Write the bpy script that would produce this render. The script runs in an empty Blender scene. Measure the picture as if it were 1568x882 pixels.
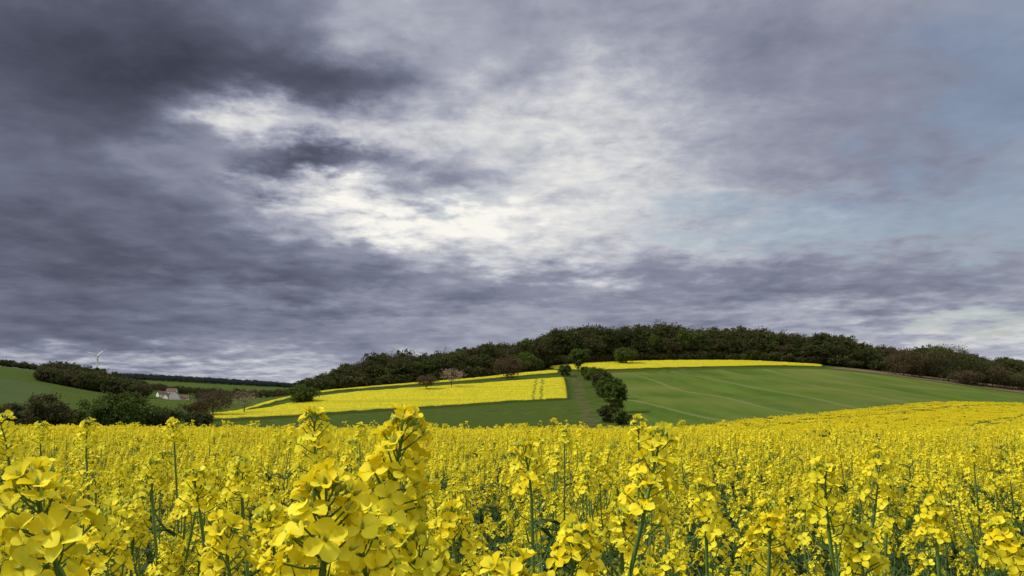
import bpy, math, numpy as np
from mathutils import Vector
rng=np.random.default_rng(7)
scene=bpy.context.scene
COL=scene.collection
# ---------------------------------------------------------------- camera
CAMZ=1.55; F=1220.0; TH=math.radians(7.9)
cam_d=bpy.data.cameras.new("camera"); cam=bpy.data.objects.new("camera",cam_d); COL.objects.link(cam)
cam.location=(0,0,CAMZ); cam.rotation_euler=(math.pi/2+TH,0,0)
cam_d.lens=28; cam_d.sensor_width=36; cam_d.clip_start=0.05; cam_d.clip_end=30000
scene.camera=cam
def ray(px,py):
    u=(px-784)/F; v=(441-py)/F
    return np.array([u, math.cos(TH)-v*math.sin(TH), math.sin(TH)+v*math.cos(TH)])
def P(px,py,D):
    r=ray(px,py); r=r/r[1]*D
    return np.array([r[0],r[1],CAMZ+r[2]])
# ---------------------------------------------------------------- terrain height (RBF through surveyed points)
cp=[]
for x in (-40,-20,-7,0,7,20,40):
    for y in (-60,-25,-5,0,6,14,26,40):
        cp.append((x,y,-0.033*max(y,0)))
def g(px,py,D,h=0.0):
    p=P(px,py,D); cp.append((p[0],p[1],p[2]-h))
g(100,655,62,1.3);g(450,660,62,1.35);g(784,663,62,1.35);g(1000,664,80,1.3);g(1250,662,80,1.3);g(1568,658,80,1.3);g(1568,634,150,1.3)
g(1000,658,105,1.3);g(1130,642,132,1.3);g(1300,626,178,1.3);g(1440,614,220,1.3);g(1568,616,240,1.3);g(1750,616,250,1.3)
g(0,668,110);g(200,670,110);g(450,680,110);g(700,684,105);g(850,682,108)
g(0,655,170);g(200,655,170);g(330,652,180)
g(600,666,155);g(450,657,170);g(750,668,150);g(890,664,150);g(950,658,148);g(1050,650,150)
g(290,648,190);g(400,643,205);g(520,635,220);g(700,624,236);g(875,613,250)
g(290,638,225);g(400,622,265);g(485,603,300);g(600,592,325);g(740,580,345);g(860,570,360)
g(925,570,375);g(1100,565,385);g(1262,565,385);g(1400,580,370);g(1568,603,350);g(1750,618,330)
g(1100,608,230);g(1300,600,260);g(1000,610,225);g(1450,600,290)
g(840,561,410);g(950,555,430);g(1100,553,435);g(1262,560,420);g(1400,574,410);g(1568,592,400);g(1750,605,380)
g(600,588,390);g(740,574,410);g(1000,548,500);g(1250,553,500);g(1568,580,480);g(784,560,480)
g(1000,548,620);g(1250,555,620);g(700,575,600);g(500,597,400)
g(1000,580,1000);g(1500,595,900);g(600,600,900)
g(400,620,330);g(330,640,260);g(200,646,260);g(50,642,280);g(-200,640,280)
g(330,624,450);g(200,630,450);g(50,622,430);g(400,615,520);g(-200,600,430)
g(262,618,900);g(262,624,780);g(330,617,950);g(430,612,900);g(500,608,800)
g(0,561,820);g(110,574,820);g(190,592,800);g(240,614,760);g(60,590,600);g(150,606,620);g(-250,545,820);g(0,583,600)
g(0,575,1300);g(150,580,1300)
g(300,604,1500);g(430,600,1500);g(300,598,2000);g(430,598,2000)
g(200,578,2700);g(280,582,2750);g(350,586,2800);g(430,591,2800);g(500,596,2800);g(650,600,2800);g(900,600,2800)
for a in range(0,360,30):
    cp.append((7000*math.sin(math.radians(a)),7000*math.cos(math.radians(a)),15.0))
    if 60<a<300: cp.append((500*math.sin(math.radians(a)),500*math.cos(math.radians(a)),0.0)); cp.append((2000*math.sin(math.radians(a)),2000*math.cos(math.radians(a)),5.0))
cp=np.array(cp); C0=12.0
def phi(d2): return np.sqrt(d2+C0*C0)
n=len(cp)
A=np.zeros((n+3,n+3)); dx=cp[:,None,0]-cp[None,:,0]; dy=cp[:,None,1]-cp[None,:,1]
A[:n,:n]=-phi(dx*dx+dy*dy)-np.eye(n)*-0.02
A[:n,n]=1;A[:n,n+1]=cp[:,0]/1000;A[:n,n+2]=cp[:,1]/1000;A[n:,:n]=A[:n,n:].T
W=np.linalg.solve(A,np.concatenate([cp[:,2],[0,0,0]]))
def Z(x,y):
    x=np.atleast_1d(np.asarray(x,float)); y=np.atleast_1d(np.asarray(y,float)); out=np.empty(x.size)
    xf=x.ravel(); yf=y.ravel()
    for s in range(0,xf.size,20000):
        a=xf[s:s+20000];b=yf[s:s+20000]
        d2=(a[:,None]-cp[None,:,0])**2+(b[:,None]-cp[None,:,1])**2
        out[s:s+20000]=-phi(d2)@W[:n]+W[n]+W[n+1]*a/1000+W[n+2]*b/1000
    return out.reshape(x.shape)
# ---------------------------------------------------------------- field outlines (plan)
def poly(l): return np.array([P(*q)[:2] for q in l])
fA=np.vstack([[(-70,-40)],poly([(-250,650,60),(100,650,64),(450,652,66),(784,655,70),(1000,655,105),(1130,641,132),(1300,625,178),(1440,613,220),(1568,615,240),(1750,615,250)]),[(230,-40)]])
fB=poly([(285,640,212),(340,634,226),(400,628,241),(485,614,270),(620,600,292),(700,594,303),(780,587,315),(868,583,326),(872,600,290),(875,612,250),(790,618,246),(700,623,236),(520,634,220),(400,642,205),(285,650,188)])
fC=poly([(300,632,238),(400,620,270),(485,603,302),(600,592,328),(740,580,348),(860,569,366),(858,579,346),(780,584,336),(620,597,311),(485,611,287),(400,625,256),(310,636,232)])
fD=poly([(835,564,400),(900,558,422),(1000,554,432),(1150,555,432),(1264,563,412),(1262,565,392),(1100,564,391),(925,569,382),(868,570,374),(845,568,385)])
fG=poly([(930,572,371),(1100,566,382),(1262,566,383),(1400,581,367),(1568,604,348),(1800,622,325)])
fG=np.vstack([fG,poly([(1800,615,257),(1568,615,246),(1440,613,226),(1300,625,184),(1130,641,138),(1000,655,112),(985,650,140),(955,620,220)])])
fS=poly([(1266,562,396),(1290,562,415),(1400,573,405),(1568,594,392),(1800,608,380),(1800,618,340),(1568,602,358),(1400,579,375)])
fP=poly([(872,575,352),(885,575,350),(893,600,290),(905,630,200),(930,660,148),(893,660,148),(890,630,200),(880,600,290)])
fFar=poly([(270,606,1400),(430,604,1400),(470,598,2100),(270,597,2100)])
fL=poly([(-300,575,650),(20,575,650),(80,600,610),(60,625,430),(-300,625,430)])
def sdist(poly,x,y):
    d=np.full(x.shape,1e9); ins=np.zeros(x.shape,bool); m=len(poly)
    for i in range(m):
        x1,y1=poly[i];x2,y2=poly[(i+1)%m]
        ex,ey=x2-x1,y2-y1; t=np.clip(((x-x1)*ex+(y-y1)*ey)/(ex*ex+ey*ey+1e-9),0,1)
        d=np.minimum(d,np.hypot(x-x1-t*ex,y-y1-t*ey))
        c=((y1>y)!=(y2>y))&(x<(x2-x1)*(y-y1)/((y2-y1) if y2!=y1 else 1e-9)+x1); ins^=c
    return np.where(ins,d,-d)
# ---------------------------------------------------------------- node helper
def mat_new(name):
    m=bpy.data.materials.new(name); m.use_nodes=True; m.node_tree.nodes.clear(); return m,m.node_tree
class NB:
    def __init__(s,nt): s.nt=nt; s.N=nt.nodes; s.L=nt.links
    def new(s,t,**k):
        nd=s.N.new(t)
        for a,b in k.items(): setattr(nd,a,b)
        return nd
    def put(s,sock,v):
        if hasattr(v,'is_linked') or isinstance(v,bpy.types.NodeSocket): s.L.new(v,sock)
        else:
            if isinstance(v,(tuple,list)) and sock.type=='RGBA' and len(v)==3: v=(*v,1)
            sock.default_value=v
    def m(s,op,a,b=0.0,c=0.0,clamp=False):
        nd=s.new('ShaderNodeMath',operation=op,use_clamp=clamp)
        s.put(nd.inputs[0],a); s.put(nd.inputs[1],b); s.put(nd.inputs[2],c); return nd.outputs[0]
    def vm(s,op,a,b=(0,0,0),out=0):
        nd=s.new('ShaderNodeVectorMath',operation=op); s.put(nd.inputs[0],a); s.put(nd.inputs[1],b)
        return nd.outputs['Value'] if op in('DOT_PRODUCT','LENGTH') else nd.outputs[0]
    def mix(s,f,a,b,blend='MIX'):
        nd=s.new('ShaderNodeMix',data_type='RGBA',blend_type=blend)
        s.put(nd.inputs[0],f); s.put(nd.inputs[6],a); s.put(nd.inputs[7],b); return nd.outputs[2]
    def noise(s,vec,scale,detail=4,rough=.5,dist=0,col=False,two=False):
        nd=s.new('ShaderNodeTexNoise'); 
        if two: nd.noise_dimensions='2D'
        s.put(nd.inputs['Vector'],vec); nd.inputs['Scale'].default_value=scale
        nd.inputs['Detail'].default_value=detail; nd.inputs['Roughness'].default_value=rough; nd.inputs['Distortion'].default_value=dist
        return nd.outputs['Color' if col else 'Fac']
    def sm(s,v,a,b):
        nd=s.new('ShaderNodeMapRange',interpolation_type='SMOOTHSTEP'); s.put(nd.inputs[0],v); nd.inputs[1].default_value=a; nd.inputs[2].default_value=b
        return nd.outputs[0]
    def attr(s,name): return s.new('ShaderNodeAttribute',attribute_name=name).outputs['Fac']
    def ramp(s,f,stops):
        nd=s.new('ShaderNodeValToRGB'); s.put(nd.inputs[0],f); e=nd.color_ramp.elements
        while len(e)<len(stops): e.new(0.5)
        for i,(p,c) in enumerate(stops): e[i].position=p; e[i].color=(*c,1)
        return nd.outputs[0]
def lin(r,g,b): return tuple(((c/255)/12.92 if c/255<.04045 else ((c/255+.055)/1.055)**2.4) for c in (r,g,b))
def principled(nb,color,rough=.7,spec=.25,trans=0.0,tcol=None,normal=None):
    p=nb.new('ShaderNodeBsdfPrincipled'); nb.put(p.inputs['Base Color'],color); p.inputs['Roughness'].default_value=rough
    p.inputs['Specular IOR Level'].default_value=spec
    if normal is not None: nb.L.new(normal,p.inputs['Normal'])
    o=nb.new('ShaderNodeOutputMaterial'); sh=p.outputs[0]
    if trans>0:
        t=nb.new('ShaderNodeBsdfTranslucent'); nb.put(t.inputs[0],tcol if tcol is not None else color)
        mx=nb.new('ShaderNodeMixShader'); mx.inputs[0].default_value=trans; nb.L.new(sh,mx.inputs[1]); nb.L.new(t.outputs[0],mx.inputs[2]); sh=mx.outputs[0]
    nb.L.new(sh,o.inputs[0])
# ---------------------------------------------------------------- plant materials
def mk_petal():
    m,nt=mat_new("rapeseed_petal"); nb=NB(nt)
    r=nb.new('ShaderNodeObjectInfo').outputs['Random']; pos=nb.new('ShaderNodeNewGeometry').outputs['Position']
    f=nb.noise(pos,34,2); c=nb.mix(nb.sm(f,.3,.7),(0.85,0.68,0.006),(0.92,0.88,0.06)); c=nb.mix(nb.m('MULTIPLY',r,.35),c,(.82,.64,.004))
    g2=nb.noise(pos,9,1); c=nb.mix(nb.m('MULTIPLY',nb.sm(g2,.5,.75),.40),c,(.66,.68,.035))
    principled(nb,c,.6,.12,.34); return m
def mk_simple(name,c1,c2,scale=10,rough=.6,spec=.3,trans=0):
    m,nt=mat_new(name); nb=NB(nt); pos=nb.new('ShaderNodeNewGeometry').outputs['Position']
    c=nb.mix(nb.sm(nb.noise(pos,scale,3),.3,.7),c1,c2); principled(nb,c,rough,spec,trans); return m
M_pet=mk_petal()
M_stem=mk_simple("rapeseed_stem",(.08,.15,.03),(.14,.22,.05),12)
M_bud=mk_simple("rapeseed_bud",(.20,.28,.03),(.42,.44,.04),120)
M_leaf=mk_simple("rapeseed_leaf",(.022,.058,.016),(.05,.11,.026),9,.55,.3,.2)
PM=[M_pet,M_stem,M_bud,M_leaf]
# ---------------------------------------------------------------- mesh builder
class MB:
    def __init__(s): s.v=[];s.l=[];s.t=[];s.m=[];s.n=0
    def add(s,v,f,mat=0):
        v=np.asarray(v,float); f=np.asarray(f,int); s.v.append(v); s.l.append((f+s.n).ravel()); s.t.append(np.full(len(f),f.shape[1])); s.m.append(np.full(len(f),mat)); s.n+=len(v)
    def mesh(s,name,mats,smooth=True):
        me=bpy.data.meshes.new(name); v=np.vstack(s.v); l=np.concatenate(s.l); t=np.concatenate(s.t); mi=np.concatenate(s.m)
        me.vertices.add(len(v)); me.vertices.foreach_set("co",v.ravel()); me.loops.add(len(l)); me.loops.foreach_set("vertex_index",l.astype(np.int32))
        me.polygons.add(len(t)); me.polygons.foreach_set("loop_start",np.concatenate([[0],np.cumsum(t)[:-1]]).astype(np.int32))
        for m in mats: me.materials.append(m)
        me.polygons.foreach_set("material_index",mi.astype(np.int32)); me.polygons.foreach_set("use_smooth",np.full(len(t),smooth))
        me.update(calc_edges=True); return me
def nrm(v): v=np.asarray(v,float); return v/(np.linalg.norm(v)+1e-12)
def frame(d):
    d=nrm(d); a=np.array([0,0,1.]) if abs(d[2])<.9 else np.array([1.,0,0]); x=nrm(np.cross(a,d)); y=np.cross(d,x); return np.stack([x,y,d],1)
def tube(mb,pts,rad,sides,mat):
    pts=np.asarray(pts,float); k=len(pts); vs=[]
    an=np.arange(sides)*2*math.pi/sides
    for i in range(k):
        d=pts[min(i+1,k-1)]-pts[max(i-1,0)]; Fm=frame(d)
        vs.append(pts[i]+rad[i]*(np.cos(an)[:,None]*Fm[:,0]+np.sin(an)[:,None]*Fm[:,1]))
    fs=[(i*sides+j,i*sides+(j+1)%sides,(i+1)*sides+(j+1)%sides,(i+1)*sides+j) for i in range(k-1) for j in range(sides)]
    mb.add(np.vstack(vs),fs,mat)
def flower_template(op,lod,r):
    V=[];Fc=[];base=0
    if lod==0: ts=[0,.3,.62,.88,1.04]; ws=[.14,.5,1.0,.9,.4]; cols=[-1,0,1]
    else: ts=[0,.6,1.0]; ws=[.2,1.0,.55]; cols=[-1,1]
    for k in range(4):
        an=k*math.pi/2+r.normal(0,.14); Ck,Sk=math.cos(an),math.sin(an); rad=0;z=0;prev=0;w0=.66*r.uniform(.8,1.15); lop=op*r.uniform(.75,1.15)
        pts=[]; cup=r.uniform(.05,.30)
        for t,w in zip(ts,ws):
            a=math.radians(18+ (70*lop)*min(1,t*1.7)+ (14*t*t)); dt=t-prev; rad+=dt*math.sin(a); z+=dt*math.cos(a); prev=t
            for c in cols:
                lx=c*w0*w*.5*1.25; lz=z+abs(c)*cup*w*math.sin(a)*r.uniform(.5,1.4)+r.normal(0,.02); lr=rad-abs(c)*.06*w
                pts.append((lr*Ck-lx*Sk,lr*Sk+lx*Ck,lz))
        nc=len(cols)
        V+=pts
        for i in range(len(ts)-1):
            for j in range(nc-1): Fc.append((base+i*nc+j,base+i*nc+j+1,base+(i+1)*nc+j+1,base+(i+1)*nc+j))
        base+=len(pts)
    return np.array(V),np.array(Fc)
tr=np.random.default_rng(3)
FT={l:{o:[flower_template(o,l,tr) for _ in range(8)] for o in (1.0,.75,.45)} for l in (0,1)}
OCT=np.array([(1,0,0),(0,1,0),(-1,0,0),(0,-1,0),(0,0,1.),(0,0,-1)]); OF=[(0,1,4),(1,2,4),(2,3,4),(3,0,4),(1,0,5),(2,1,5),(3,2,5),(0,3,5)]
def raceme(mb,p0,d,L,nf,lod,r,S=1.0):
    d=nrm(d); Fd=frame(d); a0=r.uniform(0,6.3)
    bend=nrm(Fd[:,0]*r.normal()+Fd[:,1]*r.normal())*.12
    def ax(f): return p0+d*L*f+bend*L*f*f
    tube(mb,[ax(0),ax(.5),ax(1.0)],[.0022*S,.0018*S,.0012*S],4 if lod==0 else 3,1)
    for i in range(nf):
        f=(i+.5)/nf; az=a0+i*2.4+r.normal(0,.25); out=Fd[:,0]*math.cos(az)+Fd[:,1]*math.sin(az)
        pa=math.radians(78-42*f+r.normal(0,8)); pl=.026*(1-.4*f)*S*r.uniform(.8,1.2)
        dp=d*math.cos(pa)+out*math.sin(pa); q=ax(f); e=q+dp*pl+np.array([0,0,.003])
        if lod==0: tube(mb,[q,(q+e)/2+d*-.0015,e],[.0008*S]*3,3,1)
        axs=nrm(dp+np.array([0,0,.35])+r.normal(0,.28,3)); Fr=frame(axs); sp=r.uniform(0,6.3); c,s=math.cos(sp),math.sin(sp)
        R=Fr@np.array([[c,-s,0],[s,c,0],[0,0,1]])
        o=1.0 if f<.6 else (.75 if f<.85 else .45)
        tv,tf=FT[min(lod,1)][o][r.integers(8)]
        mb.add(e+(tv*(.0145*S*(1-.25*f)*r.uniform(.88,1.12)))@R.T,tf,0)
        if lod==0: mb.add(e+(OCT*np.array([.0016,.0016,.006])*S+np.array([0,0,.004]))@R.T,OF,2)
    for i in range(20 if lod==0 else 5):
        az=i*2.4; rr=.0033*math.sqrt(i)*S*(1 if lod==0 else 1.7)
        o=Fd[:,0]*math.cos(az)+Fd[:,1]*math.sin(az); c=ax(1.0)+o*rr+d*(.012*S-.5*rr+.004)
        mb.add(c+(OCT*np.array([.0022,.0022,.0048])*S*(1 if lod==0 else 1.5))@frame(d+o*.5).T,OF,2)
def pods(mb,q0,q1,n_,lod,r):
    d=nrm(q1-q0); Fd=frame(d)
    for i in range(n_):
        az=i*2.4+r.uniform(0,.5); out=Fd[:,0]*math.cos(az)+Fd[:,1]*math.sin(az); f=i/n_; q=q0+(q1-q0)*f
        l1=.018; l2=.045*(1-.65*f)*r.uniform(.7,1.1); e1=q+(d*.45+out*.9)*l1; e2=e1+(d*.9+out*.5)*l2
        tube(mb,[q,e1,e2],[.0008,.0013,.0004],3,1)
def leaf(mb,q,d,L,Wd,r):
    side=nrm(np.cross(d,(0,0,1.))+1e-6); V=[];k=6
    for i in range(k):
        t=i/(k-1); w=Wd*.5*(math.sin(math.pi*(.12+.85*t)))**.8; c=q+d*L*t+np.array([0,0,1])*L*(.28*t-.55*t*t)
        wob=r.normal(0,.08*Wd,2)
        V+= [c-side*w+np.array([0,0,w*.35+wob[0]]),c,c+side*w+np.array([0,0,w*.35+wob[1]])]
    Fc=[(3*i+j,3*i+j+1,3*i+j+4,3*i+j+3) for i in range(k-1) for j in range(2)]
    mb.add(V,Fc,3)
def curve(p,q,bulge,k): 
    t=np.linspace(0,1,k)[:,None]; return p+(q-p)*t+np.asarray(bulge)*(4*t*(1-t))
def rape_plant(name,H,lean,lod,r,nbr=6,S=1.0,nf=24,Lr=.065,branch_drop=(.03,.30)):
    mb=MB(); lean=np.asarray(lean,float); tip=np.array([lean[0],lean[1],H])
    ms=curve(np.zeros(3),tip,(-lean[0]*.3+r.normal(0,.01),-lean[1]*.3+r.normal(0,.01),0),9)
    top=tip-np.array([0,0,0]); d=nrm(ms[-1]-ms[-2]); p0=top-d*Lr
    ms=curve(np.zeros(3),p0,(-lean[0]*.25,-lean[1]*.25,0),9)
    tube(mb,ms,np.linspace(.0065,.0026,9)*S,6 if lod==0 else 3,1)
    d=nrm(ms[-1]-ms[-2]); raceme(mb,p0,d,Lr,nf,lod,r,S)
    q=p0-d*.13; pods(mb,q,p0,9 if lod==0 else 4,lod,r)
    for b in range(nbr):
        f=r.uniform(.50,.86); i=f*8; i0=int(i); st=ms[i0]+(ms[min(i0+1,8)]-ms[i0])*(i-i0)
        az=b*2.4+r.uniform(0,.8); ho=r.uniform(.05,.15); drop=r.uniform(*branch_drop)
        e=np.array([st[0]+math.cos(az)*ho,st[1]+math.sin(az)*ho,max(H-drop,st[2]+.08)])
        L2=Lr*r.uniform(.55,.9); bc=curve(st,e-np.array([0,0,L2]),(math.cos(az)*ho*.3,math.sin(az)*ho*.3,-.01),6)
        tube(mb,bc,np.linspace(.0035,.0018,6)*S,5 if lod==0 else 3,1)
        dd=nrm(bc[-1]-bc[-2]); raceme(mb,bc[-1],dd,L2,int(nf*r.uniform(.45,.85)),lod,r,S)
        if lod==0: pods(mb,bc[-1]-dd*.06,bc[-1],5,lod,r)
        ld=nrm([math.cos(az+.3),math.sin(az+.3),.5]); leaf(mb,st,ld,r.uniform(.08,.17),r.uniform(.02,.04),r)
    for b in range(8):
        f=r.uniform(.3,.78); st=ms[int(f*8)]; az=r.uniform(0,6.3); leaf(mb,st,nrm([math.cos(az),math.sin(az),.45]),r.uniform(.12,.22),r.uniform(.03,.055),r)
    return mb.mesh(name,PM)
def quads(r,C,size,aspect=1.0,up=0.0):
    k=len(C); nn=r.normal(size=(k,3)); nn[:,2]+=up; nn/=np.linalg.norm(nn,axis=1)[:,None]
    a=np.cross(nn,r.normal(size=(k,3))); a/=np.linalg.norm(a,axis=1)[:,None]; b=np.cross(nn,a)
    s=(size*r.uniform(.7,1.25,k))[:,None]*.5
    V=np.stack([C-a*s-b*s*aspect*.6,C+a*s-b*s*aspect,C+a*s*.6+b*s*aspect,C-a*s+b*s*aspect*.8],1).reshape(-1,3)
    return V,np.arange(4*k).reshape(-1,4)
def rape_patch(name,size,nst,nfl,qs,r):
    mb=MB(); C=[];
    for i in range(nst):
        x,y=r.uniform(-size/2,size/2,2); h=r.normal(1.25,.10)+(r.random()<.06)*.12
        for b in range(r.integers(3,6)):
            bx=x+r.normal(0,.07); by=y+r.normal(0,.07); hb=h-abs(r.normal(0,.12))-(0 if b else 0)
            k=nfl; c=np.stack([bx+r.normal(0,.022,k),by+r.normal(0,.022,k),hb-np.abs(r.normal(0,.05,k))],1); C.append(c)
            w=qs*.12; v=np.array([(x-w,y,hb-.55),(x+w,y,hb-.55),(bx+w,by,hb),(bx-w,by,hb)]); mb.add(v,[(0,1,2,3)],1)
    C=np.vstack(C); V,Fq=quads(r,C,qs,1.0,.5); mb.add(V,Fq,0)
    k=int(nst*9); L=np.stack([r.uniform(-size/2,size/2,k),r.uniform(-size/2,size/2,k),r.uniform(.5,1.16,k)],1); V,Fq=quads(r,L,qs*2.6,.5,.2); mb.add(V,Fq,3)
    return mb.mesh(name,PM,False)
# ---------------------------------------------------------------- scatter with geometry nodes
def scatter(name,pts,rot,scl,idx,meshes,srcname):
    c=bpy.data.collections.new(name+"_kinds")
    for i,me in enumerate(meshes):
        o=bpy.data.objects.new("%s_kind_%02d"%(srcname,i),me); c.objects.link(o)
    me=bpy.data.meshes.new(name); me.vertices.add(len(pts)); me.vertices.foreach_set("co",np.asarray(pts,float).ravel())
    a=me.attributes.new("rot",'FLOAT_VECTOR','POINT'); a.data.foreach_set("vector",np.asarray(rot,float).ravel())
    a=me.attributes.new("scl",'FLOAT_VECTOR','POINT'); a.data.foreach_set("vector",np.asarray(scl,float).ravel())
    a=me.attributes.new("idx",'INT','POINT'); a.data.foreach_set("value",np.asarray(idx,np.int32))
    ob=bpy.data.objects.new(name,me); COL.objects.link(ob)
    ng=bpy.data.node_groups.new(name+"_scatter",'GeometryNodeTree')
    ng.interface.new_socket("Geometry",in_out='INPUT',socket_type='NodeSocketGeometry'); ng.interface.new_socket("Geometry",in_out='OUTPUT',socket_type='NodeSocketGeometry')
    N=ng.nodes;L=ng.links; gi=N.new('NodeGroupInput');go=N.new('NodeGroupOutput'); ip=N.new('GeometryNodeInstanceOnPoints'); ci=N.new('GeometryNodeCollectionInfo')
    ci.inputs['Collection'].default_value=c; ci.inputs['Separate Children'].default_value=True; ci.inputs['Reset Children'].default_value=True
    def na(nm,t): q=N.new('GeometryNodeInputNamedAttribute'); q.data_type=t; q.inputs['Name'].default_value=nm; return q.outputs['Attribute']
    er=N.new('FunctionNodeEulerToRotation'); L.new(na("rot",'FLOAT_VECTOR'),er.inputs[0])
    L.new(gi.outputs[0],ip.inputs['Points']); L.new(ci.outputs[0],ip.inputs['Instance']); ip.inputs['Pick Instance'].default_value=True
    L.new(na("idx",'INT'),ip.inputs['Instance Index']); L.new(er.outputs[0],ip.inputs['Rotation']); L.new(na("scl",'FLOAT_VECTOR'),ip.inputs['Scale'])
    L.new(ip.outputs[0],go.inputs[0]); md=ob.modifiers.new("scatter",'NODES'); md.node_group=ng
    return ob
# ---------------------------------------------------------------- terrain
def graded(segs):
    out=[segs[0][0]]
    for a,b,s in segs:
        k=max(1,int(round((b-a)/s))); out+=list(np.linspace(a,b,k+1)[1:])
    return np.array(out)
xs=graded([(-9000,-4000,500),(-4000,-1500,100),(-1500,-600,25),(-600,-300,8),(-300,300,2.0),(300,600,8),(600,1500,50),(1500,9000,500)])
ys=graded([(-9000,-1000,500),(-1000,-60,60),(-60,0,6),(0,100,2),(100,480,1.5),(480,1000,8),(1000,3200,40),(3200,9500,400)])
X,Y=np.meshgrid(xs,ys); ZZ=Z(X,Y)
sA=sdist(fA,X,Y); sB=sdist(fB,X,Y); sC=sdist(fC,X,Y); sD=sdist(fD,X,Y)
sR=np.maximum(np.maximum(sB,sC),sD)
def ss(v,a,b): t=np.clip((v-a)/(b-a),0,1); return t*t*(3-2*t)
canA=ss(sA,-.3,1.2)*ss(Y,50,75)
ZZ=ZZ+1.0*ss(sR,-.3,1.8)+.95*canA+rng.normal(0,.07,X.shape)*(ss(sR,0,2)+canA)
ny,nx=X.shape
idx=np.arange(nx*ny).reshape(ny,nx); f=np.stack([idx[:-1,:-1],idx[:-1,1:],idx[1:,1:],idx[1:,:-1]],-1).reshape(-1,4)
tb=MB(); tb.add(np.stack([X,Y,ZZ],-1).reshape(-1,3),f,0)
def mk_ground():
    m,nt=mat_new("farmland"); nb=NB(nt); pos=nb.new('ShaderNodeNewGeometry').outputs['Position']
    nb1=nb.noise(pos,.02,4); n2=nb.noise(pos,.35,4,.6); n3=nb.noise(pos,2.2,3,.65)
    meadow=nb.mix(nb.sm(n2,.3,.7),(.034,.056,.009),(.070,.098,.015)); meadow=nb.mix(nb.sm(nb1,.35,.65),meadow,(.048,.076,.011))
    edge=nb.m('MULTIPLY',nb.m('SUBTRACT',n3,.5),2.2); edge=nb.m('ADD',edge,nb.m('MULTIPLY',nb.m('SUBTRACT',n2,.5),2.4))
    def mask(a,w=.35): return nb.sm(nb.m('ADD',nb.attr(a),edge),-w,w)
    sx=nb.new('ShaderNodeSeparateXYZ'); nb.L.new(pos,sx.inputs[0])
    wob=nb.m('MULTIPLY',nb.m('SUBTRACT',nb.noise(pos,.006,1),.5),50)
    ph=nb.m('FRACT',nb.m('DIVIDE',nb.m('ADD',nb.m('ADD',sx.outputs[0],nb.m('MULTIPLY',sx.outputs[1],.10)),wob),24.0))
    tl=nb.m('SUBTRACT',1.0,nb.sm(nb.m('ABSOLUTE',nb.m('SUBTRACT',ph,.5)),.015,.05))
    band=nb.sm(nb.noise(nb.vm('MULTIPLY',pos,(.12,.012,.0)),1.0,3,.6),.35,.7)
    wheat=nb.mix(nb.sm(n2,.25,.75),(.044,.086,.010),(.068,.116,.014)); wheat=nb.mix(nb.m('MULTIPLY',band,.85),wheat,(.096,.142,.022)); wheat=nb.mix(nb.m('MULTIPLY',nb.sm(nb1,.42,.68),.8),wheat,(.125,.145,.034))
    wheat=nb.mix(nb.m('MULTIPLY',tl,.6),wheat,(.16,.170,.07))
    patch=nb.sm(nb.noise(pos,.10,4,.6),.42,.72)
    rc=nb.mix(nb.sm(n3,.34,.64),(.20,.20,.014),(.66,.57,.018)); rc=nb.mix(nb.m('MULTIPLY',patch,.6),rc,(.35,.34,.018))
    ph2=nb.m('FRACT',nb.m('DIVIDE',nb.attr('sd_near'),23.0)); t2=nb.m('LESS_THAN',nb.m('ABSOLUTE',nb.m('SUBTRACT',ph2,.55)),.03)
    rcA=nb.mix(nb.m('MULTIPLY',t2,.8),rc,(.06,.08,.012))
    q=nb.m('ABSOLUTE',nb.m('ADD',nb.m('SUBTRACT',nb.m('SUBTRACT',sx.outputs[0],nb.m('MULTIPLY',sx.outputs[1],.043)),-2.9),nb.m('MULTIPLY',nb.m('SUBTRACT',n2,.5),4.0)))
    tk=nb.m('MULTIPLY',nb.m('LESS_THAN',nb.m('ABSOLUTE',nb.m('SUBTRACT',q,1.3)),.36),nb.m('LESS_THAN',sx.outputs[1],330.0))
    lines=nb.sm(nb.noise(nb.vm('MULTIPLY',pos,(.01,.22,.0)),1.0,2,.6),.52,.64)
    rc=nb.mix(nb.m('MULTIPLY',lines,.5),rc,(.28,.28,.014)); rc=nb.mix(nb.m('MULTIPLY',tk,.75),rc,(.07,.09,.012))
    rc=nb.mix(nb.sm(nb.attr('sd_rape'),1.7,1.0),rc,(.035,.055,.012))
    soil=nb.mix(nb.sm(n2,.3,.7),(.10,.075,.05),(.17,.12,.08))
    far=nb.mix(nb1,(.040,.068,.020),(.065,.092,.028))
    path=nb.mix(nb.sm(n2,.35,.6),(.035,.052,.012),(.085,.085,.03))
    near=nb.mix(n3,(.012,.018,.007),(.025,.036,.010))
    c=meadow
    c=nb.mix(mask('sd_far'),c,far); c=nb.mix(mask('sd_wheat'),c,wheat); c=nb.mix(mask('sd_soil'),c,soil); c=nb.mix(mask('sd_path'),c,path)
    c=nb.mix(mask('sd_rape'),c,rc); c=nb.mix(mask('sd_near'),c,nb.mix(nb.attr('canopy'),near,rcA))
    b=nb.new('ShaderNodeBump'); b.inputs['Strength'].default_value=.8; b.inputs['Distance'].default_value=.6; nb.L.new(n3,b.inputs['Height'])
    principled(nb,c,.95,.05,0,None,b.outputs[0]); return m
tm=tb.mesh("ground",[mk_ground()])
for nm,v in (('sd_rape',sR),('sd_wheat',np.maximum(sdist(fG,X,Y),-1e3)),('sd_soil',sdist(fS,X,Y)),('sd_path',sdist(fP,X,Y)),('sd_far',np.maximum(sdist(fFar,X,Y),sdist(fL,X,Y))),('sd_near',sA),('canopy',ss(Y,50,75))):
    a=tm.attributes.new(nm,'FLOAT','POINT'); a.data.foreach_set("value",v.ravel().astype(np.float32))
ground=bpy.data.objects.new("ground",tm); COL.objects.link(ground)
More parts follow.
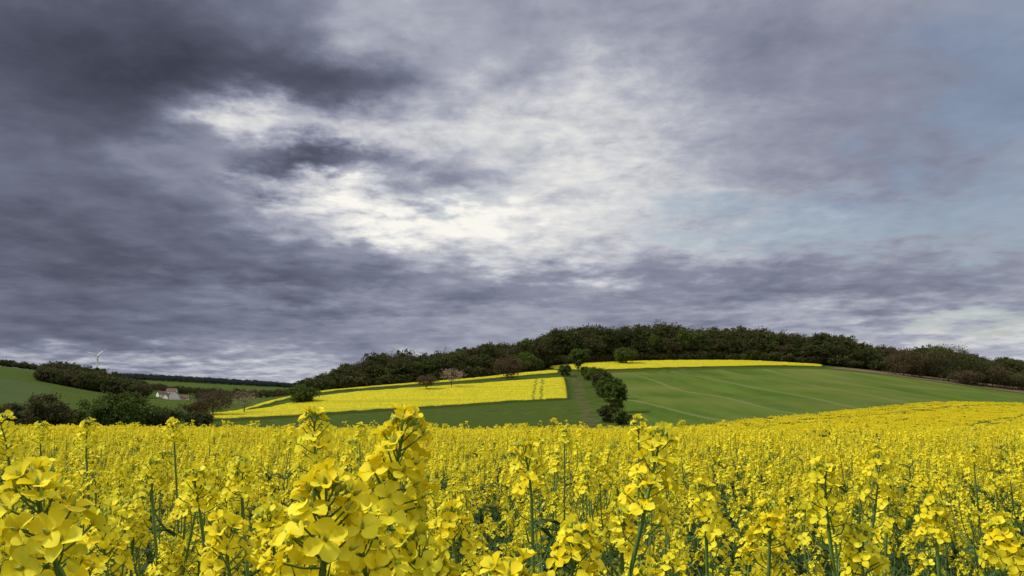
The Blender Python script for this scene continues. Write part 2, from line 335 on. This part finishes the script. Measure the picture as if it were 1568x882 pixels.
# ---------------------------------------------------------------- rapeseed
def inview(x,y,m=1.5): return (np.abs(x)<.72*y+m)
def sprinkle(y0,y1,dens,r,extra=1.0):
    xm=.72*y1+extra; k=int((y1-y0)*2*xm*dens); x=r.uniform(-xm,xm,k); y=r.uniform(y0,y1,k); s=inview(x,y,extra)
    return x[s],y[s]
def vn(x,y,s):  # smooth variation of stand height and density
    return .5+.25*(np.sin(x*s*1.3+1.7*np.sin(y*s*.7))+np.cos(y*s*1.1+1.3*np.sin(x*s*.9+2)))
def put(name,x,y,zs,meshes,src,smin,smax,r,tilt=.06,tall=0.0):
    k=len(x); z=Z(x,y)+zs; rot=np.stack([r.normal(0,tilt,k),r.normal(0,tilt,k),r.uniform(0,6.28,k)],1); s=r.uniform(smin,smax,k)-.06*(1-vn(x,y,1.6))
    s=np.where((r.random(k)<tall)&(y>1.6),r.uniform(smax,smax+.12,k),s)
    return scatter(name,np.stack([x,y,z],1),rot,np.stack([s,s,s],1),r.integers(0,len(meshes),k),meshes,src)
r=np.random.default_rng(11)
K0=[rape_plant("rapeseed_plant_k%d"%i,1.30,r.normal(0,.07,2),0,r,nbr=6,nf=int(r.integers(16,29)),Lr=r.uniform(.055,.095),S=r.uniform(.86,1.06),branch_drop=(.03,.40)) for i in range(10)]
K1=[rape_plant("rapeseed_plant_m%d"%i,1.30,r.normal(0,.07,2),1,r,nbr=7,nf=20,S=1.0,Lr=r.uniform(.06,.09),branch_drop=(.03,.36)) for i in range(8)]
x,y=sprinkle(.85,4.5,14.5,r,.5); keep=((y>1.4)|(r.random(len(x))<.6))&(r.random(len(x))<.5+.7*vn(x,y,2.6)); x,y=x[keep],y[keep]
put("rapeseed_field",x,y,0,K0,"rapeseed",.77,1.03,r,.08,.14)
x,y=sprinkle(4.5,18,16,r); keep=r.random(len(x))<.55+.65*vn(x,y,1.5); x,y=x[keep],y[keep]; put("rapeseed_field",x,y,0,K1,"rapeseed",.79,1.06,r,.08,.11)
P1=[rape_patch("rapeseed_patch_%d"%i,1.1,18,17,.028,r) for i in range(5)]
x,y=sprinkle(17.5,66,1.0,r,3); s=sdist(fA,x,y)>.3; put("rapeseed_field",x[s],y[s],0,P1,"rapeseed",.86,1.1,r,.02,.03)
P2=[rape_patch("rapeseed_patch_far_%d"%i,2.2,38,8,.065,r) for i in range(3)]
x,y=sprinkle(60,250,.26,r,3); q=sdist(fA,x,y); s=(q>.9)&(np.abs((q/23.0)%1-.55)>.07); put("rapeseed_field",x[s],y[s],0,P2,"rapeseed",.92,1.08,r,.02)
# individual tall plants close to the lens
heroes=[(640,632,.72,575,1.08,32,.085),(512,712,.60,497,1.12,24,.05),(482,622,1.1,474,.95,22,.07),(40,712,.58,85,1.1,24,.055),(1012,650,.92,978,1.0,28,.09),
 (812,668,1.1,816,.95,20,.065),(1255,702,1.1,1275,1.0,22,.07),(1348,690,1.4,1335,.95,20,.07),(882,792,.85,870,1.0,26,.05),(366,700,1.3,372,.95,18,.05),
 (785,848,.60,790,1.08,18,.04),(978,634,2.2,980,1.0,20,.06),(10,628,1.6,14,1.0,22,.08),(128,640,2.0,130,1.0,20,.07),(545,765,.66,560,1.05,26,.05),(300,712,1.25,310,1.0,22,.06),(1080,735,1.25,1085,1.0,20,.06),(1430,760,1.3,1440,1,20,.05),(1180,765,1.2,1180,1,20,.05),(690,770,1.0,700,1,22,.05),
 (150,775,.95,160,1,22,.06),(230,700,1.6,235,1,20,.06),(420,770,1.0,425,1,22,.05),(950,770,1.1,955,1,20,.05),(1530,790,1.1,1540,1,20,.05),(1320,800,1.1,1325,1,20,.05),(70,800,.70,90,1.05,24,.05),(640,800,.72,655,1.05,24,.05),
 (450,800,.7,455,1.05,22,.05),(340,790,.85,350,1.0,22,.05),(265,640,2.4,268,1,20,.06),(60,645,2.3,62,1,20,.06),(550,648,3.0,552,1,20,.06),(865,655,2.8,866,1,20,.06)]
for i,(px,py,D,bx,S,nf,Lr) in enumerate(heroes):
    t=P(px,py,D); t[2]-=.022*S; slope=(P(bx,882,D)-P(px,py,D)); lx=-slope[0]/max(.05,-slope[2])*t[2]*.8
    bxp=t[0]-lx; byp=t[1]+.02; gz=float(Z(bxp,byp)[0]); rr=np.random.default_rng(100+i)
    me=rape_plant("rapeseed_plant",t[2]-gz,(lx,-.02),0,rr,nbr=5,S=S,nf=nf,Lr=Lr,branch_drop=(.15,.42) if D<1.2 else (.08,.34))
    o=bpy.data.objects.new("rapeseed_plant",me); o.location=(bxp,byp,gz); COL.objects.link(o)
# ---------------------------------------------------------------- trees
def foliage_mat(name,c1,c2,c3,var=.5):
    m,nt=mat_new(name); nb=NB(nt); pos=nb.new('ShaderNodeNewGeometry').outputs['Position']; rnd=nb.new('ShaderNodeObjectInfo').outputs['Random']
    c=nb.mix(nb.sm(nb.noise(pos,.6,3,.6),.35,.65),c1,c2); c=nb.mix(nb.m('MULTIPLY',rnd,var),c,c3); principled(nb,c,.8,.15,.25); return m
M_bark=mk_simple("bark",(.035,.028,.02),(.07,.055,.04),3,.9,.1)
M_dark=foliage_mat("forest_leaves",(.026,.040,.010),(.064,.088,.019),(.080,.072,.028),.9)
M_green=foliage_mat("green_leaves",(.045,.075,.013),(.105,.145,.024),(.08,.11,.02),.5)
M_brown=foliage_mat("budding_leaves",(.065,.048,.026),(.115,.085,.045),(.08,.065,.025),.5)
M_far=foliage_mat("distant_leaves_haze_tint",(.030,.044,.044),(.052,.068,.065),(.05,.06,.06),.6)  # aerial haze painted into the leaf colour as a bluish tint
M_bloss=foliage_mat("blossom",(.22,.16,.13),(.34,.27,.22),(.12,.09,.05),.4)
def tree(name,h,cw,cb,mat,r,nlimb=9,nclump=34,per=40,ls=.45,density=1.0,tr=.28,spread=.13):
    mb=MB(); top=np.array([r.normal(0,.03*h),r.normal(0,.03*h),h*.86]); tk=curve(np.zeros(3)-[0,0,.5],top,(r.normal(0,.03*h),r.normal(0,.03*h),0),7)
    tube(mb,tk,np.linspace(tr,tr*.2,7),6,1); ends=[]
    cz=h*(cb+1)/2; rz=h*(1-cb)/2
    for i in range(nlimb):
        f=r.uniform(max(.12,cb*.8),.85); st=tk[0]+(tk[-1]-tk[0])*f; az=i*2.4+r.normal(0,.4); el=r.uniform(-.1,.9)
        k=r.uniform(.55,.9); e=np.array([math.cos(az)*cw/2*math.cos(el)*k,math.sin(az)*cw/2*math.cos(el)*k,min(cz+rz*math.sin(el)*k,h*.93)]); e[2]=max(e[2],st[2]*.9)
        bc=curve(st,e,(0,0,-.04*h),5); tube(mb,bc,np.linspace(tr*.42,tr*.1,5),4,1); ends.append(e)
        for j in range(3):
            b0=bc[2+j%3]; e2=b0+np.array([r.normal(0,cw*.14),r.normal(0,cw*.14),abs(r.normal(0,h*.09))]); tube(mb,[b0,(b0+e2)/2+[0,0,-.01*h],e2],[tr*.16,tr*.1,tr*.03],3,1); ends.append(e2)
    C=[np.array(ends)]
    k=nclump; u=r.normal(size=(k,3)); u/=np.linalg.norm(u,axis=1)[:,None]; rad=r.uniform(.55,1.0,k)[:,None]; C.append(u*rad*np.array([cw/2,cw/2,rz])+np.array([0,0,cz]))
    C=np.vstack(C); out=[]
    for c in C:
        q=int(per*density*r.uniform(.4,1.5)); sp=spread*cw*r.uniform(.6,1.2); out.append(c+r.normal(size=(q,3))*sp*np.array([1,1,.75])*.6)
    out=np.vstack(out); out=out[out[:,2]>cb*h*.5]; V,Fq=quads(r,out,ls,.8,.3); mb.add(V,Fq,0)
    return mb.mesh(name,[mat,M_bark],False)
rt=np.random.default_rng(5)
FT_=[tree("forest_tree_%d"%i,16,rt.uniform(8,11),.08,M_dark,rt,per=int(rt.choice([38,46,30])),ls=.58,nclump=40) for i in range(6)]
FT_.append(tree("forest_tree_b",16,8,.15,M_brown,rt,per=16,ls=.45))
FT_.append(tree("forest_tree_g",16,9,.08,M_green,rt,per=36,ls=.6))
FT_.append(tree("forest_shrub",5,9,.0,M_dark,rt,per=40,ls=.6,tr=.12))
FT_.append(tree("forest_tree_x",16,7,.35,M_brown,rt,per=3,ls=.4,nlimb=16))
top_px=[470,485,520,560,640,720,780,800,860,900,980,1050,1130,1200,1295,1310,1400,1440,1500,1568,1700]
top_py=[592,576,560,549,541,533,527,517,507,502,498,500,504,509,515,527,533,531,545,554,560]
fr_px=[470,485,600,740,815,840,950,1100,1262,1300,1400,1568,1700]; fr_D=[300,303,331,352,385,408,438,442,428,425,418,405,395]
pts=[];sc=[];ki=[]
prob=np.array([.16,.15,.15,.13,.11,.10,.09,.11])
for row in range(-1,9):
    for px in np.arange(472,1700,6 if row<3 else 9):
        px+=rt.uniform(-4,4); D=np.interp(px,fr_px,fr_D)+row*6.5+rt.uniform(-3,3)
        if px<520 and row>3: continue
        if row==-1: D+=4
        p=P(px,570,D); z=float(Z(p[0],p[1])[0]); topz=P(px,np.interp(px,top_px,top_py),D)[2]
        h=(topz-z)*rt.uniform(.72,1.05)*(1+.06*math.sin(px*.045)+.07*math.sin(px*.11+row))
        if row==0: h*=rt.uniform(.55,.95)
        bare=False
        if row>=1 and rt.random()<.10: h*=1.07; bare=rt.random()<.6
        h=min(max(h,3),24)
        if row==-1:
            s=rt.uniform(.6,1.15); sc.append((s,s,s)); ki.append(8)
        else:
            wv=(.55+.45*h/16)*rt.uniform(.8,1.25); sc.append((wv,wv,h/16)); ki.append(9 if bare else rt.choice(8,p=prob))
        pts.append((p[0],p[1],z))
k=len(pts)
scatter("forest",pts,np.stack([rt.normal(0,.03,k),rt.normal(0,.03,k),rt.uniform(0,6.28,k)],1),sc,ki,FT_,"forest_tree")
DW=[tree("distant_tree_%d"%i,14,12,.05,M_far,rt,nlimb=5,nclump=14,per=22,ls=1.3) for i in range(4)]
DN=[tree("hillside_tree_%d"%i,12,11,.05,M_dark,rt,nlimb=6,nclump=18,per=24,ls=.9) for i in range(3)]+[tree("hillside_tree_b",12,9,.05,M_brown,rt,nlimb=6,nclump=18,per=14,ls=.8)]
def wood(name,quad_px,nrow,ncol,kinds,hmul,src):
    pts=[]
    (a,b,c,d)=[P(*q)[:2] for q in quad_px]
    for i in range(nrow):
        for j in range(ncol):
            u=(j+rt.uniform(-.5,.5))/ncol; v=(i+rt.uniform(-.5,.5))/nrow
            p=(a*(1-u)+b*u)*(1-v)+(d*(1-u)+c*u)*v; pts.append((p[0],p[1]))
    pts=np.array(pts); z=Z(pts[:,0],pts[:,1]); k=len(pts); s=rt.uniform(.6,1.1,k)*hmul
    scatter(name,np.column_stack([pts,z]),np.stack([np.zeros(k),np.zeros(k),rt.uniform(0,6.28,k)],1),np.stack([s*1.1,s*1.1,s],1),rt.integers(0,len(kinds),k),kinds,src)
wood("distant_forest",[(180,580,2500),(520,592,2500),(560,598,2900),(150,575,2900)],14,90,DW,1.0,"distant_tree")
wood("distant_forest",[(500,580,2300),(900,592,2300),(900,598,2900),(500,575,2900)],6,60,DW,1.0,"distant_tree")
wood("hillside_forest",[(60,600,690),(225,612,650),(225,590,780),(80,575,800)],14,32,DN,1.05,"hillside_tree")
wood("hilltop_forest",[(-200,560,815),(120,572,815),(120,572,840),(-200,560,840)],3,60,DN,.6,"hillside_tree")
wood("distant_hedgerow",[(440,605,700),(485,603,600),(485,603,620),(440,605,720)],2,10,DN,.7,"hillside_tree")
wood("valley_hedgerow",[(300,620,640),(440,616,560),(440,616,580),(300,620,660)],2,20,DN,.45,"hillside_tree")
wood("valley_hedgerow",[(225,620,1000),(460,616,1050),(460,616,1090),(225,620,1040)],3,40,DN,.7,"hillside_tree")
def single(name,px,py,D,hpx,wpx,mat,cb=.12,per=40,ls=.4,seed=0,nclump=34,spread=.13):
    r_=np.random.default_rng(900+seed); p=P(px,py,D); z=float(Z(p[0],p[1])[0]); top=P(px,py-hpx,D)[2]; h=max(1.5,top-z); cw=wpx/F*D
    me=tree(name,h,cw,cb,mat,r_,per=per,ls=ls,tr=max(.08,h*.022),nclump=nclump,spread=spread); o=bpy.data.objects.new(name,me); o.location=(p[0],p[1],z); COL.objects.link(o)
S=single
S("oak_tree",886,571,366,36,28,M_green,.28,110,.5,1)
S("oak_tree",957,559,412,27,30,M_green,.15,100,.5,2)
S("budding_tree",777,589,327,43,48,M_brown,.12,70,.4,3)
S("budding_tree",692,599,292,34,38,M_bloss,.40,12,.30,4)
S("budding_tree",653,604,284,28,30,M_brown,.42,34,.30,5)
S("green_tree",805,578,365,36,38,M_green,.05,90,.5,6)
S("green_tree",464,626,252,34,38,M_green,.05,100,.4,7)
S("cherry_tree",372,638,218,40,56,M_bloss,.32,9,.24,8)
S("budding_tree",326,646,210,48,58,M_brown,.25,36,.30,9)
S("budding_tree",300,644,205,30,40,M_brown,.1,40,.3,19)
S("green_tree",178,662,150,60,84,M_green,.0,120,.34,10,60,.1)
S("green_tree",135,662,160,44,50,M_green,.0,100,.32,11)
S("green_tree",62,665,135,57,84,M_dark,.0,120,.30,12,60,.1)
S("green_tree",15,668,140,46,64,M_dark,.0,90,.3,13)
S("green_tree",240,657,170,32,66,M_dark,.0,90,.32,14)
S("cherry_tree",216,652,180,36,38,M_bloss,.1,20,.3,15)
S("green_tree",300,654,180,20,44,M_dark,.0,80,.3,16)
S("green_tree",100,662,160,32,54,M_dark,.0,80,.3,18)
for i,(px,py,D,hp,wp) in enumerate([(866,584,338,26,18),(897,583,338,22,18),(903,592,318,30,24),(911,603,290,42,28),(921,616,255,50,32),(931,632,228,64,36),(944,650,192,70,36),(921,598,305,30,22),(932,656,172,36,28),(952,658,165,28,28)]):
    S("hedge_tree" if hp>40 else "hedge_shrub",px,py,D,hp,wp,M_dark if i in (1,4,8) else M_green,.0,90,.34,30+i,36,.10)
for i,(px,py,D,hp,wp) in enumerate([(1385,580,390,44,58),(1410,582,390,38,46),(1452,586,386,60,66),(1490,590,382,44,54),(1520,594,378,34,54),(1550,598,376,28,52),(1480,594,376,26,46),(1590,600,376,32,62)]):
    S("budding_tree" if i in(0,1,4) else "green_tree",px,py,D,hp,wp,M_brown if i in(0,1,4,6) else M_dark,.0,60,.42,60+i,50,.12)
# ---------------------------------------------------------------- wind turbine
M_white=mk_simple("white_paint",(.55,.57,.6),(.62,.64,.66),.1,.4,.4)
def turbine(px,py,D,Hh,bl,rot):
    p=P(px,py,D); z0=p[2]-Hh; root=bpy.data.objects.new("wind_turbine",None); COL.objects.link(root); root.location=(p[0],p[1],z0)
    def part(nm,mb): o=bpy.data.objects.new(nm,mb.mesh(nm,[M_white])); COL.objects.link(o); o.parent=root
    mb=MB(); tube(mb,[(0,0,0),(0,0,Hh/2),(0,0,Hh)],[2.8,2.3,1.5],16,0); part("tower",mb)
    mb=MB(); tube(mb,[(0,-6,Hh),(0,-5,Hh),(0,5,Hh),(0,6,Hh)],[.6,2,2.0,.8],10,0); part("nacelle",mb)
    for k in range(3):
        a=rot+k*2*math.pi/3; d=np.array([math.sin(a),0,math.cos(a)]); s=np.array([math.cos(a),0,-math.sin(a)]); c=np.array([0,-7,Hh])
        V=[];
        for t,w in((0,1.1),(.12,2.6),(.5,1.9),(1,.6)):
            q=c+d*bl*t; V+=[q-s*w*.4,q+s*w+[0,.0,0],q+s*w*.3+[0,.6,0]]
        mb=MB(); mb.add(V,[(3*i+j,3*i+(j+1)%3,3*i+3+(j+1)%3,3*i+3+j) for i in range(3) for j in range(3)],0); part("blade_%d"%(k+1),mb)
turbine(150,545,2300,90,33,.9)
# ---------------------------------------------------------------- village
M_wall=mk_simple("render_wall",(.66,.65,.62),(.78,.77,.74),.5,.9,.1); M_roof=mk_simple("roof_tiles",(.10,.06,.05),(.16,.09,.07),2,.8,.2); M_glass=mk_simple("window_glass",(.03,.035,.04),(.05,.05,.06),1,.2,.5)
def box(mb,x0,x1,y0,y1,z0,z1):
    v=[(x0,y0,z0),(x1,y0,z0),(x1,y1,z0),(x0,y1,z0),(x0,y0,z1),(x1,y0,z1),(x1,y1,z1),(x0,y1,z1)]
    mb.add(v,[(0,3,2,1),(4,5,6,7),(0,1,5,4),(1,2,6,5),(2,3,7,6),(3,0,4,7)],0)
def house(px,py,D,w,dp,h,rz):
    p=P(px,py,D); z=float(Z(p[0],p[1])[0]); root=bpy.data.objects.new("white_house",None); COL.objects.link(root); root.location=(p[0],p[1],z); root.rotation_euler=(0,0,rz)
    def part(nm,mb,mt): o=bpy.data.objects.new(nm,mb.mesh(nm,[mt],False)); COL.objects.link(o); o.parent=root
    mb=MB(); box(mb,-w/2,w/2,-dp/2,dp/2,-2,h); mb.add([(-w/2,-dp/2,h),(-w/2,dp/2,h),(-w/2,0,h+dp*.42)],[(0,1,2)],0); mb.add([(w/2,-dp/2,h),(w/2,dp/2,h),(w/2,0,h+dp*.42)],[(0,1,2)],0); part("walls",mb,M_wall)
    e=.5; mb=MB(); rh=h+dp*.42+.15; a=dp/2+e; zl=h+.15-e*.84
    mb.add([(-w/2-e,-a,zl),(w/2+e,-a,zl),(w/2+e,0,rh),(-w/2-e,0,rh)],[(0,1,2,3)],0); mb.add([(-w/2-e,a,zl),(w/2+e,a,zl),(w/2+e,0,rh+.003),(-w/2-e,0,rh+.003)],[(0,1,2,3)],0); part("roof",mb,M_roof)
    mb=MB()
    for xx in np.linspace(-w/2+1.5,w/2-1.5,4):
        for zz in (1.2,4.0):
            if zz+1.3<h: box(mb,xx-.5,xx+.5,-dp/2-.03,-dp/2+.05,zz,zz+1.3)
    part("windows",mb,M_glass); mb=MB(); box(mb,-.5,.5,-dp/2-.04,-dp/2+.05,0,2.1); part("door",mb,M_roof)
for a in [(256,620,890,9,8,6.5,1.2),(266,620,860,10,9,7,-1.3),(246,618,930,9,7,5.5,.8),(275,619,900,9,8,6,1.5),(262,616,960,11,8,7,.1),(282,619,930,9,7,6,.3)]: house(*a)
# ---------------------------------------------------------------- sky
SUN_EL=math.radians(47); SUN_AZ=math.radians(-90)
w=bpy.data.worlds.new("World"); scene.world=w; w.use_nodes=True; nt=w.node_tree; nt.nodes.clear(); nb=NB(nt)
sky=nb.new('ShaderNodeTexSky',sky_type='NISHITA'); sky.sun_disc=False; sky.sun_elevation=SUN_EL; sky.sun_rotation=SUN_AZ; sky.air_density=1.2; sky.dust_density=1.5
d=nb.new('ShaderNodeTexCoord').outputs['Generated']; d=nb.vm('NORMALIZE',d)
sx=nb.new('ShaderNodeSeparateXYZ'); nb.L.new(d,sx.inputs[0]); X_,Y_,Z_=sx.outputs
az=nb.m('ARCTAN2',X_,Y_); el=nb.m('ARCSINE',Z_)
cb=nb.new('ShaderNodeCombineXYZ'); nb.L.new(az,cb.inputs[0]); nb.L.new(el,cb.inputs[1]); ae=cb.outputs[0]
den=nb.m('ADD',nb.m('MAXIMUM',Z_,0.0),.14); c2=nb.new('ShaderNodeCombineXYZ'); nb.L.new(nb.m('DIVIDE',X_,den),c2.inputs[0]); nb.L.new(nb.m('DIVIDE',Y_,den),c2.inputs[1]); pl=c2.outputs[0]
wcol=nb.noise(pl,1.5,3,.55,0,True,True); warp=nb.vm('MULTIPLY',nb.vm('SUBTRACT',wcol,(.5,.5,.5)),(.20,.12,0)); aw=nb.vm('ADD',ae,warp)
wcol2=nb.noise(pl,5.0,5,.60,0,True,True); aw=nb.vm('ADD',aw,nb.vm('MULTIPLY',nb.vm('SUBTRACT',wcol2,(.5,.5,.5)),(.14,.08,0)))
def ae_of(px,py): q=ray(px,py); q=q/np.linalg.norm(q); return math.atan2(q[0],q[1]),math.asin(q[2])
acc=None
def blob(px,py,sx_,sy_,amp,ang=0):
    global acc
    a,e=ae_of(px,py); q=nb.vm('SUBTRACT',aw,(a,e,0)); ca,sa=math.cos(math.radians(ang)),math.sin(math.radians(ang)); s1=F/sx_; s2=F/sy_
    u=nb.vm('DOT_PRODUCT',q,(ca*s1,sa*s1,0)); v=nb.vm('DOT_PRODUCT',q,(-sa*s2,ca*s2,0))
    r2=nb.m('MULTIPLY_ADD',u,u,nb.m('MULTIPLY',v,v)); gss=nb.m('EXPONENT',nb.m('MULTIPLY',r2,-1.0))
    acc=nb.m('MULTIPLY_ADD',gss,amp,acc if acc is not None else .59)
for b in [(-50,240,400,330,-.20),(220,90,250,125,-.22,-12),(355,192,115,34,.50,-5),(265,250,120,30,.12,8),(590,212,110,34,.24,10),(590,325,230,36,.38,-4),(860,230,230,140,.24,20),(900,130,130,60,.05,10),
          (515,262,125,32,-.38,4),(570,115,190,50,-.27,14),(520,25,70,60,.12,-50),(660,30,130,60,.10,-25),(1060,335,210,60,.13),(1400,200,260,110,-.06),(1050,85,220,45,-.10,-4),
          (250,395,420,55,-.09),(600,440,420,32,-.11),(150,500,300,35,-.04),(1250,432,300,22,-.08),(1540,510,160,35,.18),(1250,490,250,20,.08),(300,575,460,26,.18),(1250,350,180,35,.08),(820,400,200,24,.08),(1480,110,160,80,.04)]:
    blob(*b)
acc=nb.m('ADD',acc,nb.m('MULTIPLY',nb.sm(el,.56,.95),.38)); acc=nb.m('ADD',acc,nb.m('MULTIPLY',nb.sm(nb.m('ABSOLUTE',az),.9,1.8),.20))  # unseen sky overhead, beside and behind the camera brightened as added soft fill
n1=nb.noise(pl,1.6,7,.55,0,False,True); n2=nb.noise(pl,5.0,7,.60,.25,False,True); n3=nb.noise(pl,17,4,.55,0,False,True)
st=nb.noise(nb.vm('MULTIPLY',ae,(4,30,1)),1.0,4,.5,.3,False,True)
lowm=nb.sm(el,.30,.05)
v=nb.m('MULTIPLY_ADD',nb.m('SUBTRACT',n1,.5),.26,acc)
amp=nb.m('MULTIPLY_ADD',nb.sm(acc,.5,.85),.32,.13)
v=nb.m('MULTIPLY_ADD',nb.m('SUBTRACT',n2,.5),amp,v)
v=nb.m('MULTIPLY_ADD',nb.m('SUBTRACT',n3,.5),nb.m('MULTIPLY',amp,.3),v)
v=nb.m('ADD',v,nb.m('MULTIPLY',nb.m('MULTIPLY',nb.m('SUBTRACT',st,.5),.24),lowm))
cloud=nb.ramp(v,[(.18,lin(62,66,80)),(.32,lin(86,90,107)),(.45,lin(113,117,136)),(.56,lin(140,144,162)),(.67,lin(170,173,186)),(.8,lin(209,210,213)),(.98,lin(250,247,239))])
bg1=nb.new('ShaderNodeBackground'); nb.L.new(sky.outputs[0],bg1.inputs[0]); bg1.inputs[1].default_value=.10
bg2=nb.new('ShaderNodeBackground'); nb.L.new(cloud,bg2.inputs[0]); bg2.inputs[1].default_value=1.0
acc=nb.m('ADD',0.0,0.0)
for b in [(1220,345,270,38,1.2,-4),(1520,60,190,140,.8),(690,300,100,14,.7),(1570,270,160,130,.6),(1560,490,190,26,.9)]: blob(*b)
gap=nb.m('MULTIPLY',nb.sm(nb.m('ADD',acc,nb.m('MULTIPLY',nb.m('SUBTRACT',n2,.5),1.2)),.25,1.05),.55)
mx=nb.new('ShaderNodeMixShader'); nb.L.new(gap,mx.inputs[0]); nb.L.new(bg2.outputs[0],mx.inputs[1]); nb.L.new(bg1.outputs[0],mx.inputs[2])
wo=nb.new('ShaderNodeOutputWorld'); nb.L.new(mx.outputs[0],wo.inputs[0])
w.cycles.sampling_method='MANUAL'; w.cycles.sample_map_resolution=512
# ---------------------------------------------------------------- sun
sd=bpy.data.lights.new("sun",'SUN'); sd.energy=3.6; sd.angle=math.radians(5); sd.color=(1,.95,.86); so=bpy.data.objects.new("sun",sd); COL.objects.link(so)
to=Vector((math.sin(SUN_AZ)*math.cos(SUN_EL),math.cos(SUN_AZ)*math.cos(SUN_EL),math.sin(SUN_EL))); so.rotation_euler=to.to_track_quat('Z','Y').to_euler()
scene.view_settings.view_transform='Standard'; scene.view_settings.look='None'; scene.view_settings.exposure=0
